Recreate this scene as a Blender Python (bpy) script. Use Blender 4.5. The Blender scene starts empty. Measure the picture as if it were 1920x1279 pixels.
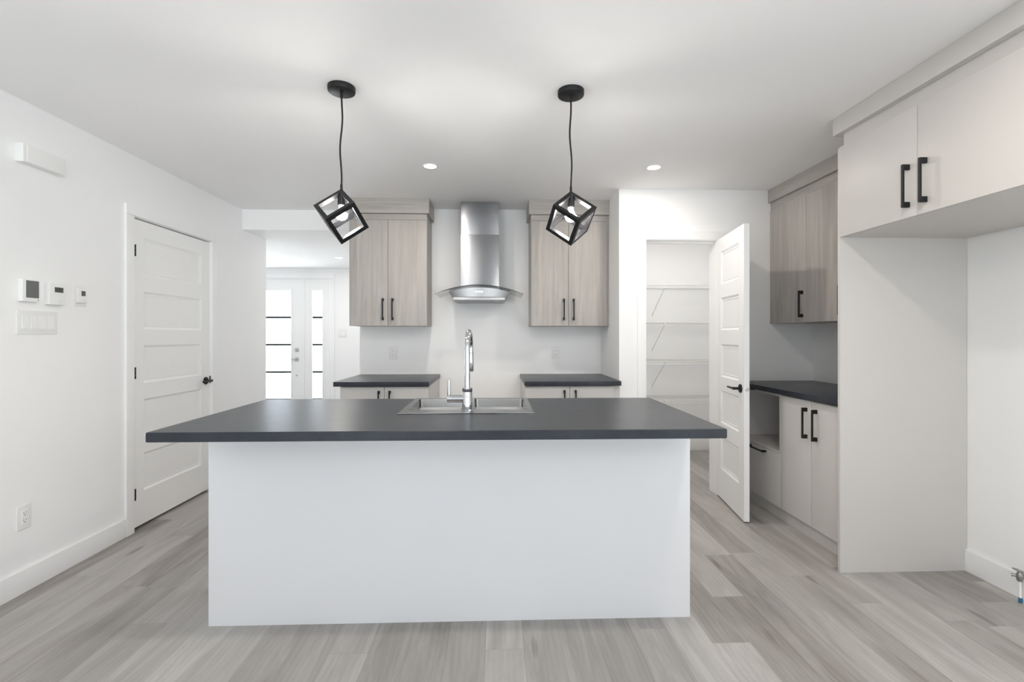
import bpy, bmesh, math, random
from mathutils import Vector, Matrix

# ------------------------------------------------------------------ camera, world, exposure
S = bpy.context.scene
COL = S.collection
cam_d = bpy.data.cameras.new('camera'); cam = bpy.data.objects.new('camera', cam_d); COL.objects.link(cam)
cam_d.sensor_width = 36.0; cam_d.lens = 36.0 * 900 / 1920
cam_d.shift_y = -9.8 / 1920
cam_d.clip_start = 0.05
cam.location = (0, 0, 1.267)
cam.rotation_euler = (math.radians(90), 0, -0.0335)
S.camera = cam
S.view_settings.view_transform = 'Standard'; S.view_settings.look = 'None'
S.view_settings.gamma = 1.0; S.view_settings.use_curve_mapping = False
S.view_settings.exposure = 0.42
S.cycles.max_bounces = 14; S.cycles.diffuse_bounces = 8; S.cycles.glossy_bounces = 6
S.cycles.transparent_max_bounces = 12; S.cycles.caustics_reflective = False; S.cycles.caustics_refractive = False
S.cycles.sample_clamp_indirect = 6.0

SKY = 8.6            # overcast daylight outside the windows
CAN_W = 5.8         # recessed ceiling lights and the added fill lamps
BULB_E = 230.0        # pendant bulbs
w = bpy.data.worlds.new('overcast_sky'); S.world = w; w.use_nodes = True
_nt = w.node_tree; _bg = _nt.nodes['Background']
_tc = _nt.nodes.new('ShaderNodeTexCoord'); _sp = _nt.nodes.new('ShaderNodeSeparateXYZ'); _rp = _nt.nodes.new('ShaderNodeValToRGB')
_mr = _nt.nodes.new('ShaderNodeMapRange'); _mr.inputs[1].default_value = -1; _mr.inputs[2].default_value = 1
_nt.links.new(_tc.outputs['Generated'], _sp.inputs[0]); _nt.links.new(_sp.outputs[2], _mr.inputs[0]); _nt.links.new(_mr.outputs[0], _rp.inputs[0])
_rp.color_ramp.elements[0].position = 0.485; _rp.color_ramp.elements[0].color = (0.935, 0.95, 1.0, 1)      # added bright lower half, throws light up onto the ceiling
_rp.color_ramp.elements[1].position = 0.51; _rp.color_ramp.elements[1].color = (0.35, 0.362, 0.41, 1)    # pale overcast sky
_nt.links.new(_rp.outputs[0], _bg.inputs[0]); _bg.inputs[1].default_value = SKY

def portal(name, loc, rot, sx, sy):
    l = bpy.data.lights.new(name, 'AREA'); l.shape = 'RECTANGLE'; l.size = sx; l.size_y = sy
    l.cycles.is_portal = True
    o = bpy.data.objects.new(name, l); COL.objects.link(o); o.location = loc; o.rotation_euler = rot
RY = -3.3            # rear wall behind the camera
portal('window_daylight', (-1.60, RY - 0.14, 1.07), (math.radians(90), 0, 0), 1.1, 2.1)
portal('window_daylight', (1.25, RY - 0.14, 1.21), (math.radians(90), 0, 0), 1.0, 1.82)
portal('window_daylight', (2.54 + 0.14, -1.55, 1.3), (0, math.radians(90), 0), 1.95, 2.15)
portal('window_daylight', (-3.10, 7.20, 1.08), (math.radians(-90), 0, 0), 1.3, 1.8)

# ------------------------------------------------------------------ dimensions
CZ = 2.43            # ceiling
DB = 4.43            # kitchen back wall
YP = 3.77            # pantry wall
XL, XR = -2.335, 2.54
YE = 7.07            # entry wall
HZ = 2.245           # lowered hall ceiling
PB = 5.25            # pantry back wall

# ------------------------------------------------------------------ node helpers / materials
class NT:
    def __init__(s, name):
        s.m = bpy.data.materials.new(name); s.m.use_nodes = True
        s.t = s.m.node_tree; s.p = s.t.nodes['Principled BSDF']
    def n(s, typ, **kw):
        nd = s.t.nodes.new(typ)
        for k, v in kw.items(): setattr(nd, k, v)
        return nd
    def l(s, a, b): s.t.links.new(a, b)
    def val(s, sock, v):
        if hasattr(v, 'is_linked') or isinstance(v, bpy.types.NodeSocket): s.l(v, sock)
        else: sock.default_value = v
    def math(s, op, a, b=None, c=None):
        nd = s.n('ShaderNodeMath', operation=op); s.val(nd.inputs[0], a)
        if b is not None: s.val(nd.inputs[1], b)
        if c is not None: s.val(nd.inputs[2], c)
        return nd.outputs[0]
    def mix(s, f, a, b, blend='MIX'):
        nd = s.n('ShaderNodeMix', data_type='RGBA', blend_type=blend)
        s.val(nd.inputs[0], f); s.val(nd.inputs[6], a); s.val(nd.inputs[7], b)
        return nd.outputs[2]
    def ramp(s, f, stops):
        nd = s.n('ShaderNodeValToRGB'); s.l(f, nd.inputs[0])
        e = nd.color_ramp.elements
        while len(e) < len(stops): e.new(0.5)
        for i, (p, c) in enumerate(stops): e[i].position = p; e[i].color = (*c, 1)
        return nd.outputs[0]
    def coords(s, scale=(1, 1, 1), loc=(0, 0, 0)):
        tc = s.n('ShaderNodeTexCoord'); mp = s.n('ShaderNodeMapping')
        mp.inputs['Scale'].default_value = scale; mp.inputs['Location'].default_value = loc
        s.l(tc.outputs['Object'], mp.inputs[0]); return mp.outputs[0]
    def noise(s, vec, scale, detail=4, rough=0.55, dist=0.0):
        nd = s.n('ShaderNodeTexNoise'); s.l(vec, nd.inputs['Vector'])
        nd.inputs['Scale'].default_value = scale; nd.inputs['Detail'].default_value = detail
        nd.inputs['Roughness'].default_value = rough; nd.inputs['Distortion'].default_value = dist
        return nd.outputs[0]
    def bump(s, h, strength=0.1, dist=0.001):
        b = s.n('ShaderNodeBump'); b.inputs['Strength'].default_value = strength
        b.inputs['Distance'].default_value = dist; s.l(h, b.inputs['Height'])
        s.l(b.outputs[0], s.p.inputs['Normal'])

def paint(name, c, rough=0.5, var=0.012, bump=0.06, scale=60, spec=0.5):
    t = NT(name); v = t.coords()
    f = t.noise(v, 1.3, 3)
    a = tuple(x * (1 - var) for x in c); b = tuple(min(1, x * (1 + var)) for x in c)
    t.l(t.ramp(f, [(0.3, a), (0.7, b)]), t.p.inputs['Base Color'])
    t.p.inputs['Roughness'].default_value = rough
    t.p.inputs['Specular IOR Level'].default_value = spec
    if bump: t.bump(t.noise(v, scale, 3), bump, 0.0006)
    return t.m

M_WALL = paint('wall_paint', (0.88, 0.88, 0.88), 0.6, 0.006, 0.10, 220)
M_CEIL = paint('ceiling_paint', (0.92, 0.915, 0.92), 0.85, 0.005, 0.06, 200, 0.2)
M_TRIM = paint('trim_paint', (0.87, 0.87, 0.87), 0.35, 0.004, 0.02, 80)
M_DOOR = paint('door_paint', (0.87, 0.87, 0.865), 0.38, 0.004, 0.02, 60)
M_MEL = paint('light_melamine', (0.60, 0.578, 0.556), 0.42, 0.006, 0.03, 300)
M_ISL = paint('white_melamine', (0.735, 0.74, 0.755), 0.40, 0.004, 0.02, 300)
M_PLAST = paint('white_plastic', (0.84, 0.84, 0.83), 0.3, 0.002, 0)
M_PLAST2 = paint('white_switch_plastic', (0.80, 0.80, 0.79), 0.28, 0.002, 0)
M_WIRE = paint('white_coated_wire', (0.78, 0.78, 0.76), 0.35, 0.002, 0)
M_DARK = paint('dark_slot', (0.02, 0.02, 0.02), 0.6, 0.01, 0)
M_SCREEN = paint('grey_screen', (0.15, 0.155, 0.155), 0.2, 0.02, 0)
M_LCD = paint('lcd_screen', (0.10, 0.11, 0.095), 0.25, 0.02, 0)
M_DIGIT = paint('lcd_digit', (0.015, 0.017, 0.015), 0.4, 0.02, 0)
M_BLUE = paint('blue_plastic', (0.02, 0.12, 0.22), 0.35, 0.02, 0)

def metal(name, c, rough, aniso=None, grain=None, bump=0.0):
    t = NT(name); v = t.coords(grain or (1, 1, 1))
    f = t.noise(v, 1.0 if grain else 8, 4)
    t.l(t.ramp(f, [(0.3, tuple(x * 0.94 for x in c)), (0.7, c)]), t.p.inputs['Base Color'])
    t.p.inputs['Metallic'].default_value = 1.0
    r = t.n('ShaderNodeMapRange'); t.l(f, r.inputs[0]); r.inputs[3].default_value = rough * 0.85; r.inputs[4].default_value = rough * 1.15
    t.l(r.outputs[0], t.p.inputs['Roughness'])
    if bump: t.bump(f, bump, 0.0004)
    return t.m
M_STEEL = metal('brushed_steel', (0.27, 0.27, 0.28), 0.14, grain=(3, 3, 500), bump=0)
M_HOOD = metal('satin_steel', (0.30, 0.30, 0.305), 0.33, grain=(3, 3, 300))
M_SINK = metal('sink_steel', (0.27, 0.265, 0.255), 0.22, grain=(60, 4, 4))
_nt = M_STEEL.node_tree; _p = _nt.nodes['Principled BSDF']
_tg = _nt.nodes.new('ShaderNodeTangent'); _tg.direction_type = 'RADIAL'; _tg.axis = 'Z'
_nt.links.new(_tg.outputs[0], _p.inputs['Tangent'])
for _l in list(_p.inputs['Roughness'].links): _nt.links.remove(_l)
_p.inputs['Roughness'].default_value = 0.30; _p.inputs['Anisotropic'].default_value = 0.85; _p.inputs['Anisotropic Rotation'].default_value = 0.25
_tc = _nt.nodes.new('ShaderNodeTexCoord'); _no = _nt.nodes.new('ShaderNodeTexNoise'); _no.inputs['Scale'].default_value = 2.4; _no.inputs['Detail'].default_value = 0
_bp = _nt.nodes.new('ShaderNodeBump'); _bp.inputs['Strength'].default_value = 1.0; _bp.inputs['Distance'].default_value = 0.010      # slight waviness of the thin sheet
_nt.links.new(_tc.outputs['Object'], _no.inputs['Vector']); _nt.links.new(_no.outputs[0], _bp.inputs['Height']); _nt.links.new(_bp.outputs[0], _p.inputs['Normal'])
M_CHROME = metal('chrome', (0.62, 0.63, 0.65), 0.05)
M_NICKEL = metal('satin_nickel', (0.55, 0.53, 0.50), 0.3)
M_BRASSY = metal('grey_valve_metal', (0.38, 0.37, 0.36), 0.4)

def blackmetal():
    t = NT('matte_black_metal'); v = t.coords()
    f = t.noise(v, 90, 3)
    t.l(t.ramp(f, [(0.3, (0.008, 0.008, 0.009)), (0.7, (0.013, 0.013, 0.015))]), t.p.inputs['Base Color'])
    t.p.inputs['Roughness'].default_value = 0.45; t.p.inputs['Specular IOR Level'].default_value = 0.3
    return t.m
M_BLACK = blackmetal()

def counter():
    t = NT('dark_stone_laminate'); v = t.coords()
    f1 = t.noise(v, 9, 6, 0.65, 0.3); f2 = t.noise(v, 240, 3, 0.7)
    c1 = t.ramp(f1, [(0.3, (0.020, 0.024, 0.031)), (0.7, (0.036, 0.041, 0.051))])
    c2 = t.ramp(f2, [(0.35, (0.55, 0.55, 0.55)), (0.72, (1.5, 1.5, 1.5))])
    t.l(t.mix(0.5, c1, c2, 'MULTIPLY'), t.p.inputs['Base Color'])
    r = t.n('ShaderNodeMapRange'); t.l(f2, r.inputs[0]); r.inputs[3].default_value = 0.26; r.inputs[4].default_value = 0.36
    t.l(r.outputs[0], t.p.inputs['Roughness'])
    t.p.inputs['Specular IOR Level'].default_value = 0.28
    t.bump(f2, 0.06, 0.0004)
    return t.m
M_CTR = counter()

def laminate(name, along, dark=(0.335, 0.308, 0.283), lite=(0.47, 0.440, 0.411)):
    t = NT(name)
    sc = {'z': (7, 7, 0.55), 'x': (0.55, 7, 7), 'y': (7, 0.55, 7)}[along]
    sf = {'z': (60, 60, 1.6), 'x': (1.6, 60, 60), 'y': (60, 1.6, 60)}[along]
    v = t.coords(sc); vf = t.coords(sf)
    a = t.noise(v, 1.6, 5, 0.6, 1.3); b = t.noise(vf, 1.5, 3, 0.6, 0.2)
    m = t.math('MULTIPLY_ADD', b, 0.35, t.math('MULTIPLY', a, 0.65))
    col = t.ramp(m, [(0.33, dark), (0.47, tuple((p + q) / 2 for p, q in zip(dark, lite))), (0.62, lite)])
    t.l(col, t.p.inputs['Base Color'])
    t.p.inputs['Roughness'].default_value = 0.45
    t.bump(b, 0.08, 0.0005)
    return t.m
M_WOODV = laminate('grey_oak_laminate_vertical', 'z')
M_WOODX = laminate('grey_oak_laminate_crosswise', 'x')
M_WOODY = laminate('grey_oak_laminate_lengthwise', 'y')

def floor_mat():
    t = NT('grey_oak_plank_floor')
    tc = t.n('ShaderNodeTexCoord'); sp = t.n('ShaderNodeSeparateXYZ'); t.l(tc.outputs['Object'], sp.inputs[0])
    W, L = 0.156, 1.22
    xs = t.math('DIVIDE', t.math('ADD', sp.outputs[0], 0.0424 + 20 * W), W)
    row = t.math('FLOOR', xs); fx = t.math('FRACT', xs)
    wn = t.n('ShaderNodeTexWhiteNoise', noise_dimensions='1D'); t.l(row, wn.inputs['W'])
    ys = t.math('ADD', t.math('DIVIDE', t.math('ADD', sp.outputs[1], 20.0), L), t.math('MULTIPLY', wn.outputs[0], 7.0))
    colm = t.math('FLOOR', ys); fy = t.math('FRACT', ys)
    cb = t.n('ShaderNodeCombineXYZ'); t.l(row, cb.inputs[0]); t.l(colm, cb.inputs[1])
    w2 = t.n('ShaderNodeTexWhiteNoise', noise_dimensions='2D'); t.l(cb.outputs[0], w2.inputs['Vector'])
    rnd = w2.outputs[0]
    sc = t.n('ShaderNodeSeparateColor'); t.l(w2.outputs['Color'], sc.inputs[0])
    # grain coordinates shifted per plank
    gx = t.math('ADD', sp.outputs[0], t.math('MULTIPLY', sc.outputs[0], 37.0))
    gy = t.math('ADD', sp.outputs[1], t.math('MULTIPLY', sc.outputs[1], 53.0))
    def vec(ax, ay):
        c = t.n('ShaderNodeCombineXYZ'); t.l(t.math('MULTIPLY', gx, ax), c.inputs[0]); t.l(t.math('MULTIPLY', gy, ay), c.inputs[1])
        return c.outputs[0]
    g1 = t.noise(vec(7.5, 1.15), 1.0, 5, 0.6, 1.5)      # broad cathedral tone
    g2 = t.noise(vec(55, 3.2), 1.0, 4, 0.65, 1.0)    # fine grain
    g3 = t.noise(vec(260, 9), 1.0, 2, 0.5, 0.0)
    wv = t.n('ShaderNodeTexWave', wave_type='BANDS', bands_direction='X'); t.l(vec(11, 0.75), wv.inputs[0])
    wv.inputs['Scale'].default_value = 1.2; wv.inputs['Distortion'].default_value = 5.5; wv.inputs['Detail'].default_value = 2; wv.inputs['Detail Scale'].default_value = 0.7
    tone = t.math('ADD', t.math('MULTIPLY_ADD', rnd, 0.42, -0.08), t.math('MULTIPLY', g1, 1.0))
    tone = t.math('ADD', tone, t.math('MULTIPLY', t.math('SUBTRACT', g2, 0.5), 0.24))
    tone = t.math('ADD', tone, t.math('MULTIPLY', t.math('SUBTRACT', g3, 0.5), 0.07))
    tone = t.math('ADD', tone, t.math('MULTIPLY', t.math('SUBTRACT', wv.outputs[1], 0.5), 0.05))
    base = t.ramp(tone, [(0.16, (0.190, 0.168, 0.150)), (0.50, (0.308, 0.289, 0.268)), (0.78, (0.395, 0.376, 0.353)), (1.0, (0.48, 0.465, 0.44))])
    # knots
    vo = t.n('ShaderNodeTexVoronoi', feature='F1'); t.l(vec(8.5, 1.9), vo.inputs['Vector']); vo.inputs['Scale'].default_value = 1.0
    kc = t.n('ShaderNodeSeparateColor'); t.l(vo.outputs['Color'], kc.inputs[0])
    gate = t.math('GREATER_THAN', kc.outputs[0], 0.5)
    kd = t.math('SUBTRACT', 1.0, t.math('DIVIDE', t.math('ADD', vo.outputs['Distance'], t.math('MULTIPLY', g2, 0.16)), 0.26))
    kn = t.math('MULTIPLY', t.math('MAXIMUM', kd, 0.0), gate)
    base = t.mix(t.math('MINIMUM', t.math('MULTIPLY', kn, 1.4), 0.55), base, (0.12, 0.105, 0.092, 1))
    # seams
    ex = t.math('MULTIPLY', t.math('MINIMUM', fx, t.math('SUBTRACT', 1.0, fx)), W)
    ey = t.math('MULTIPLY', t.math('MINIMUM', fy, t.math('SUBTRACT', 1.0, fy)), L)
    ed = t.math('MINIMUM', ex, ey)
    seam = t.math('LESS_THAN', ed, 0.0009)
    base = t.mix(t.math('MULTIPLY', seam, 0.45), base, (0.15, 0.14, 0.13, 1))
    t.l(base, t.p.inputs['Base Color'])
    r = t.n('ShaderNodeMapRange'); t.l(g2, r.inputs[0]); r.inputs[3].default_value = 0.36; r.inputs[4].default_value = 0.50
    t.l(r.outputs[0], t.p.inputs['Roughness'])
    t.p.inputs['Specular IOR Level'].default_value = 0.4
    h = t.math('ADD', t.math('MULTIPLY', g2, 0.4), t.math('MULTIPLY', t.math('MINIMUM', t.math('DIVIDE', ed, 0.002), 1.0), 0.8))
    t.bump(h, 0.25, 0.0006)
    return t.m
M_FLOOR = floor_mat()

def glass(name, tint=(0.95, 0.98, 0.97), gl=0.12):
    t = NT(name); t.t.nodes.remove(t.p)
    out = t.t.nodes['Material Output']
    tr = t.n('ShaderNodeBsdfTransparent'); tr.inputs[0].default_value = (*tint, 1)
    g = t.n('ShaderNodeBsdfGlossy'); g.inputs['Roughness'].default_value = 0.02
    lw_ = t.n('ShaderNodeLayerWeight'); lw_.inputs[0].default_value = 0.5
    sch = t.math('MULTIPLY_ADD', t.math('POWER', lw_.outputs['Facing'], 5.0), 0.90, 0.04)
    mx = t.n('ShaderNodeMixShader'); t.l(sch, mx.inputs[0]); t.l(tr.outputs[0], mx.inputs[1]); t.l(g.outputs[0], mx.inputs[2])
    t.l(mx.outputs[0], out.inputs[0]); return t.m
M_GLASS = glass('clear_glass')
M_HGLASS = glass('tinted_hood_glass', (0.965, 0.975, 0.97))
M_GEDGE = paint('dark_glass_edge', (0.025, 0.03, 0.03), 0.15, 0.01, 0)

def emit(name, c, s):
    t = NT(name); t.p.inputs['Base Color'].default_value = (0.9, 0.9, 0.9, 1)
    t.p.inputs['Emission Color'].default_value = (*c, 1); t.p.inputs['Emission Strength'].default_value = s
    return t.m
M_BULB = emit('glowing_bulb', (1.0, 0.96, 0.90), BULB_E)
M_LENS = emit('glowing_lens', (1.0, 0.97, 0.93), 12)
M_LED = emit('white_led', (1, 1, 1), 3.0)

# ------------------------------------------------------------------ mesh helpers
class MB:
    def __init__(s): s.b = bmesh.new()
    def _new(s, f0): return [v for v in s.b.verts][f0:]
    def box(s, x0, x1, y0, y1, z0, z1, bev=0.0, mat=None, seg=2):
        if x1 < x0: x0, x1 = x1, x0
        if y1 < y0: y0, y1 = y1, y0
        if z1 < z0: z0, z1 = z1, z0
        t = bmesh.new(); bmesh.ops.create_cube(t, size=1)
        for v in t.verts:
            v.co = Vector(((v.co.x + .5) * (x1 - x0) + x0, (v.co.y + .5) * (y1 - y0) + y0, (v.co.z + .5) * (z1 - z0) + z0))
        if bev > 0:
            bev = min(bev, 0.45 * min(x1 - x0, y1 - y0, z1 - z0))
            bmesh.ops.bevel(t, geom=list(t.edges), offset=bev, segments=seg, profile=0.7, affect='EDGES')
        s.merge(t, mat); return s
    def merge(s, t, mat=None):
        if mat is not None: bmesh.ops.transform(t, matrix=mat, verts=t.verts)
        me = bpy.data.meshes.new('tmp'); t.to_mesh(me); t.free(); s.b.from_mesh(me); bpy.data.meshes.remove(me)
    def tube(s, pts, r, seg=12, caps=True, radii=None):
        pts = [Vector(p) for p in pts]; t = bmesh.new(); rings = []
        d0 = (pts[1] - pts[0]).normalized()
        up = Vector((0, 0, 1)) if abs(d0.z) < 0.9 else Vector((1, 0, 0))
        nrm = (up - d0 * up.dot(d0)).normalized()
        for i, p in enumerate(pts):
            if i == 0: d = pts[1] - pts[0]
            elif i == len(pts) - 1: d = pts[-1] - pts[-2]
            else: d = (pts[i + 1] - pts[i]).normalized() + (pts[i] - pts[i - 1]).normalized()
            d.normalize(); nrm = (nrm - d * nrm.dot(d)).normalized(); bn = d.cross(nrm)
            rr = radii[i] if radii else r
            off = math.pi / 4 if seg == 4 else 0
            rings.append([t.verts.new(p + (nrm * math.cos(off + a * 2 * math.pi / seg) + bn * math.sin(off + a * 2 * math.pi / seg)) * rr) for a in range(seg)])
        for a, b in zip(rings, rings[1:]):
            for k in range(seg): t.faces.new((a[k], a[(k + 1) % seg], b[(k + 1) % seg], b[k]))
        if caps: t.faces.new(rings[0][::-1]); t.faces.new(rings[-1])
        bmesh.ops.recalc_face_normals(t, faces=t.faces)
        s.merge(t); return s
    def lathe(s, prof, o=(0, 0, 0), seg=40, mat=None):
        """profile of (radius, height) turned about +z"""
        t = bmesh.new(); rings = []
        for r, z in prof:
            rings.append([t.verts.new((r * math.cos(k * 2 * math.pi / seg), r * math.sin(k * 2 * math.pi / seg), z)) for k in range(seg)] if r > 1e-6 else [t.verts.new((0, 0, z))])
        for a, b in zip(rings, rings[1:]):
            for k in range(seg):
                q = (k + 1) % seg
                if len(a) == 1 and len(b) == 1: continue
                if len(a) == 1: t.faces.new((a[0], b[q], b[k]))
                elif len(b) == 1: t.faces.new((a[k], a[q], b[0]))
                else: t.faces.new((a[k], a[q], b[q], b[k]))
        bmesh.ops.recalc_face_normals(t, faces=t.faces)
        m = Matrix.Translation(o) @ (mat or Matrix.Identity(4))
        s.merge(t, m); return s
    def prism(s, poly, axis, a, b):
        """polygon in the plane normal to axis, extruded from a to b"""
        t = bmesh.new()
        def P(u, v, w): return {'x': (w, u, v), 'y': (u, w, v), 'z': (u, v, w)}[axis]
        A = [t.verts.new(P(u, v, a)) for u, v in poly]; B = [t.verts.new(P(u, v, b)) for u, v in poly]
        t.faces.new(A); t.faces.new(B[::-1]); n = len(poly)
        for i in range(n): t.faces.new((A[i], B[i], B[(i + 1) % n], A[(i + 1) % n]))
        bmesh.ops.recalc_face_normals(t, faces=t.faces)
        s.merge(t); return s
    def xf(s, m): bmesh.ops.transform(s.b, matrix=m, verts=s.b.verts); return s

def obj(name, mb, mat, parent=None, smooth=True, label=None):
    me = bpy.data.meshes.new(name); mb.b.to_mesh(me); mb.b.free()
    o = bpy.data.objects.new(name, me); COL.objects.link(o); me.materials.append(mat)
    if parent is not None:
        wp = Vector(parent.get('_w', (0, 0, 0)))
        me.transform(Matrix.Translation(-wp)); o.parent = parent; o['_w'] = tuple(wp)
    if smooth:
        for p in me.polygons: p.use_smooth = True
        md = o.modifiers.new('edge_split', 'EDGE_SPLIT'); md.split_angle = math.radians(32)
    if label: o['label'] = label
    return o
def thing(name, loc, label, cat, group=None, kind=None):
    o = bpy.data.objects.new(name, None); COL.objects.link(o); o.location = loc; o.empty_display_size = 0.05
    o['_w'] = tuple(loc); o['label'] = label; o['category'] = cat
    if group: o['group'] = group
    if kind: o['kind'] = kind
    return o
def tag(o, label, cat, group=None):
    o['label'] = label; o['category'] = cat
    if group: o['group'] = group
    return o
def struct(name, mb, mat, smooth=False):
    o = obj(name, mb, mat, None, smooth); o['kind'] = 'structure'; return o

# ------------------------------------------------------------------ the setting
T = 0.12
struct('floor', MB().box(-4.2, 2.7, RY - 0.2, 7.3, -0.08, 0), M_FLOOR)
struct('ceiling', MB().box(-2.46, 2.66, RY - 0.12, 5.37, CZ, CZ + 0.1), M_CEIL)
m = MB(); m.box(-4.12, -1.12, 4.50, 7.19, HZ, CZ)          # lowered hall ceiling with its bulkhead face
struct('ceiling_hall', m, M_CEIL)
# left wall with closet door opening
DL0, DL1, DH = 3.165, 4.005, 2.035
m = MB(); x0, x1 = XL - T, XL
m.box(x0, x1, RY - T, DL0 - 0.006, 0, CZ); m.box(x0, x1, DL0 - 0.006, DL1 + 0.006, DH + 0.006, CZ); m.box(x0, x1, DL1 + 0.006, 4.96, 0, CZ)
m.box(x0, x0 + 0.045, DL0 - 0.006, DL1 + 0.006, 0, DH + 0.006)
m.box(-4.12, x0, 4.84, 4.96, 0, CZ)
struct('wall_left', m, M_WALL)
m = MB(); m.box(-4.12, -4.0, 4.96, YE, 0, CZ); struct('wall_hall', m, M_WALL)
# back wall, its end beside the hall, and the hall's right side
m = MB(); m.box(-1.243, 0.975, DB, DB + T, 0, CZ); m.box(-1.243, -1.123, DB + T, YE, 0, CZ); struct('wall_back', m, M_WALL)
# entry wall with door and sidelight opening
m = MB(); m.box(-4.12, -3.735, YE, YE + T, 0, CZ); m.box(-2.42, -1.12, YE, YE + T, 0, CZ); m.box(-3.735, -2.42, YE, YE + T, 2.105, CZ)
struct('wall_entry', m, M_WALL)
# pantry
PX0, PX1, PH = 1.180, 1.765, 2.035
m = MB(); m.box(0.975, PX0, YP, YP + T, 0, CZ); m.box(PX1, XR, YP, YP + T, 0, CZ); m.box(PX0, PX1, YP, YP + T, PH, CZ)
m.box(0.975, 1.095, YP + T, PB, 0, CZ)
struct('wall_pantry', m, M_WALL)
m = MB(); m.box(0.975, XR + T, PB, PB + T, 0, CZ); struct('wall_pantry_back', m, M_WALL)
struct('wall_right', MB().box(XR, XR + T, RY - T, -2.6, 0, CZ).box(XR, XR + T, -2.6, -0.5, 0, 0.35).box(XR, XR + T, -2.6, -0.5, 2.25, CZ).box(XR, XR + T, -0.5, PB, 0, CZ), M_WALL)
# rear wall with patio door opening and window
m = MB(); y0, y1 = RY - T, RY
m.box(XL, -2.15, y0, y1, 0, CZ); m.box(-2.15, -1.05, y0, y1, 2.12, CZ); m.box(-1.05, 0.75, y0, y1, 0, CZ)
m.box(0.75, 1.75, y0, y1, 0, 0.30); m.box(0.75, 1.75, y0, y1, 2.12, CZ); m.box(1.75, XR, y0, y1, 0, CZ); m.box(-2.15, -1.05, y0, y1, 0, 0.02)
struct('wall_rear', m, M_WALL)

def window(n, axis, c, a0, a1, z0, z1, mull=()):
    """a window frame with panes; axis is the wall normal, c the middle of the wall"""
    root = thing('window_%d' % n, (c if axis == 'x' else (a0 + a1) / 2, (a0 + a1) / 2 if axis == 'x' else c, z0), 'white framed window', 'window', kind='structure')
    for k in ('label', 'category'): del root[k]
    f = MB(); w_ = 0.055
    def bx(u0, u1, v0, v1, d=0.035):
        if axis == 'x': f.box(c - d, c + d, u0, u1, v0, v1, 0.003)
        else: f.box(u0, u1, c - d, c + d, v0, v1, 0.003)
    bx(a0, a1, z0, z0 + w_); bx(a0, a1, z1 - w_, z1); bx(a0, a0 + w_, z0 + w_, z1 - w_); bx(a1 - w_, a1, z0 + w_, z1 - w_)
    for q in mull: bx(q - w_ / 2, q + w_ / 2, z0 + w_, z1 - w_)
    obj('window_frame', f, M_TRIM, root)
    g = MB()
    if axis == 'x': g.box(c - 0.003, c + 0.003, a0 + w_, a1 - w_, z0 + w_, z1 - w_)
    else: g.box(a0 + w_, a1 - w_, c - 0.003, c + 0.003, z0 + w_, z1 - w_)
    obj('pane', g, M_GLASS, root, False)
window(1, 'y', RY - 0.06, -2.15, -1.05, 0.02, 2.12)
window(2, 'y', RY - 0.06, 0.75, 1.75, 0.30, 2.12)
window(3, 'x', XR + 0.06, -2.6, -0.5, 0.35, 2.25, (-1.55,))

# baseboards
BH, BT = 0.116, 0.014
def baseboard(name, boxes):
    m = MB()
    for b in boxes: m.box(*b, 0, BH, 0.004)
    return struct(name, m, M_TRIM, True)
baseboard('baseboard_left', [(XL, XL + BT, RY, 3.09), (XL, XL + BT, 4.08, 4.96)])
baseboard('baseboard_right', [(XR - BT, XR, RY, 2.505)])
baseboard('baseboard_pantry', [(1.095, XR, PB - BT, PB), (XR - BT, XR, YP + T, PB - BT), (1.095, 1.095 + BT, YP + T, PB - BT)])
baseboard('baseboard_pantry_front', [(0.975, 1.119, YP - BT, YP)])
baseboard('baseboard_rear', [(XL + BT, -2.16, RY, RY + BT), (-1.04, XR - BT, RY, RY + BT)])
baseboard('baseboard_entry', [(-4.0, -3.81, YE - BT, YE), (-2.36, -1.243, YE - BT, YE)])

# door casings and jambs
CW, CT = 0.070, 0.017
m = MB()
m.box(XL, XL + CT, DL0 - CW, DL0 - 0.004, 0, DH + 0.004, 0.003); m.box(XL, XL + CT, DL1 + 0.004, DL1 + CW, 0, DH + 0.004, 0.003); m.box(XL, XL + CT, DL0 - CW, DL1 + CW, DH + 0.0045, DH + CW, 0.003)
m.box(XL - 0.07, XL + 0.001, DL0 - 0.0055, DL0, 0, DH); m.box(XL - 0.07, XL + 0.001, DL1, DL1 + 0.0055, 0, DH); m.box(XL - 0.07, XL + 0.001, DL0, DL1, DH, DH + 0.0055)
m.box(XL - 0.060, XL - 0.044, DL0, DL1, DH - 0.03, DH - 0.0001); m.box(XL - 0.060, XL - 0.044, DL1 - 0.02, DL1 - 0.0001, 0, DH - 0.031)
struct('trim_1', m, M_TRIM, True)
m = MB()
m.box(PX0 - CW + 0.008, PX0 + 0.008, YP - CT, YP, 0, PH - 0.008, 0.003); m.box(PX1 - 0.012, PX1 + CW - 0.008, YP - CT, YP, 0, PH - 0.008, 0.003); m.box(PX0 - CW + 0.008, PX1 + CW - 0.008, YP - CT, YP, PH - 0.0075, PH + CW - 0.008, 0.003)
m.box(PX0, PX0 + 0.012, YP, YP + T, 0, PH); m.box(PX1 - 0.012, PX1, YP, YP + T, 0, PH); m.box(PX0, PX1, YP, YP + T, PH - 0.012, PH)
m.box(PX0 + 0.012, PX0 + 0.024, YP + 0.045, YP + 0.08, 0, PH - 0.012); m.box(PX0 + 0.012, PX1 - 0.012, YP + 0.045, YP + 0.08, PH - 0.024, PH - 0.012)
struct('trim_2', m, M_TRIM, True)
m = MB()
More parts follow.
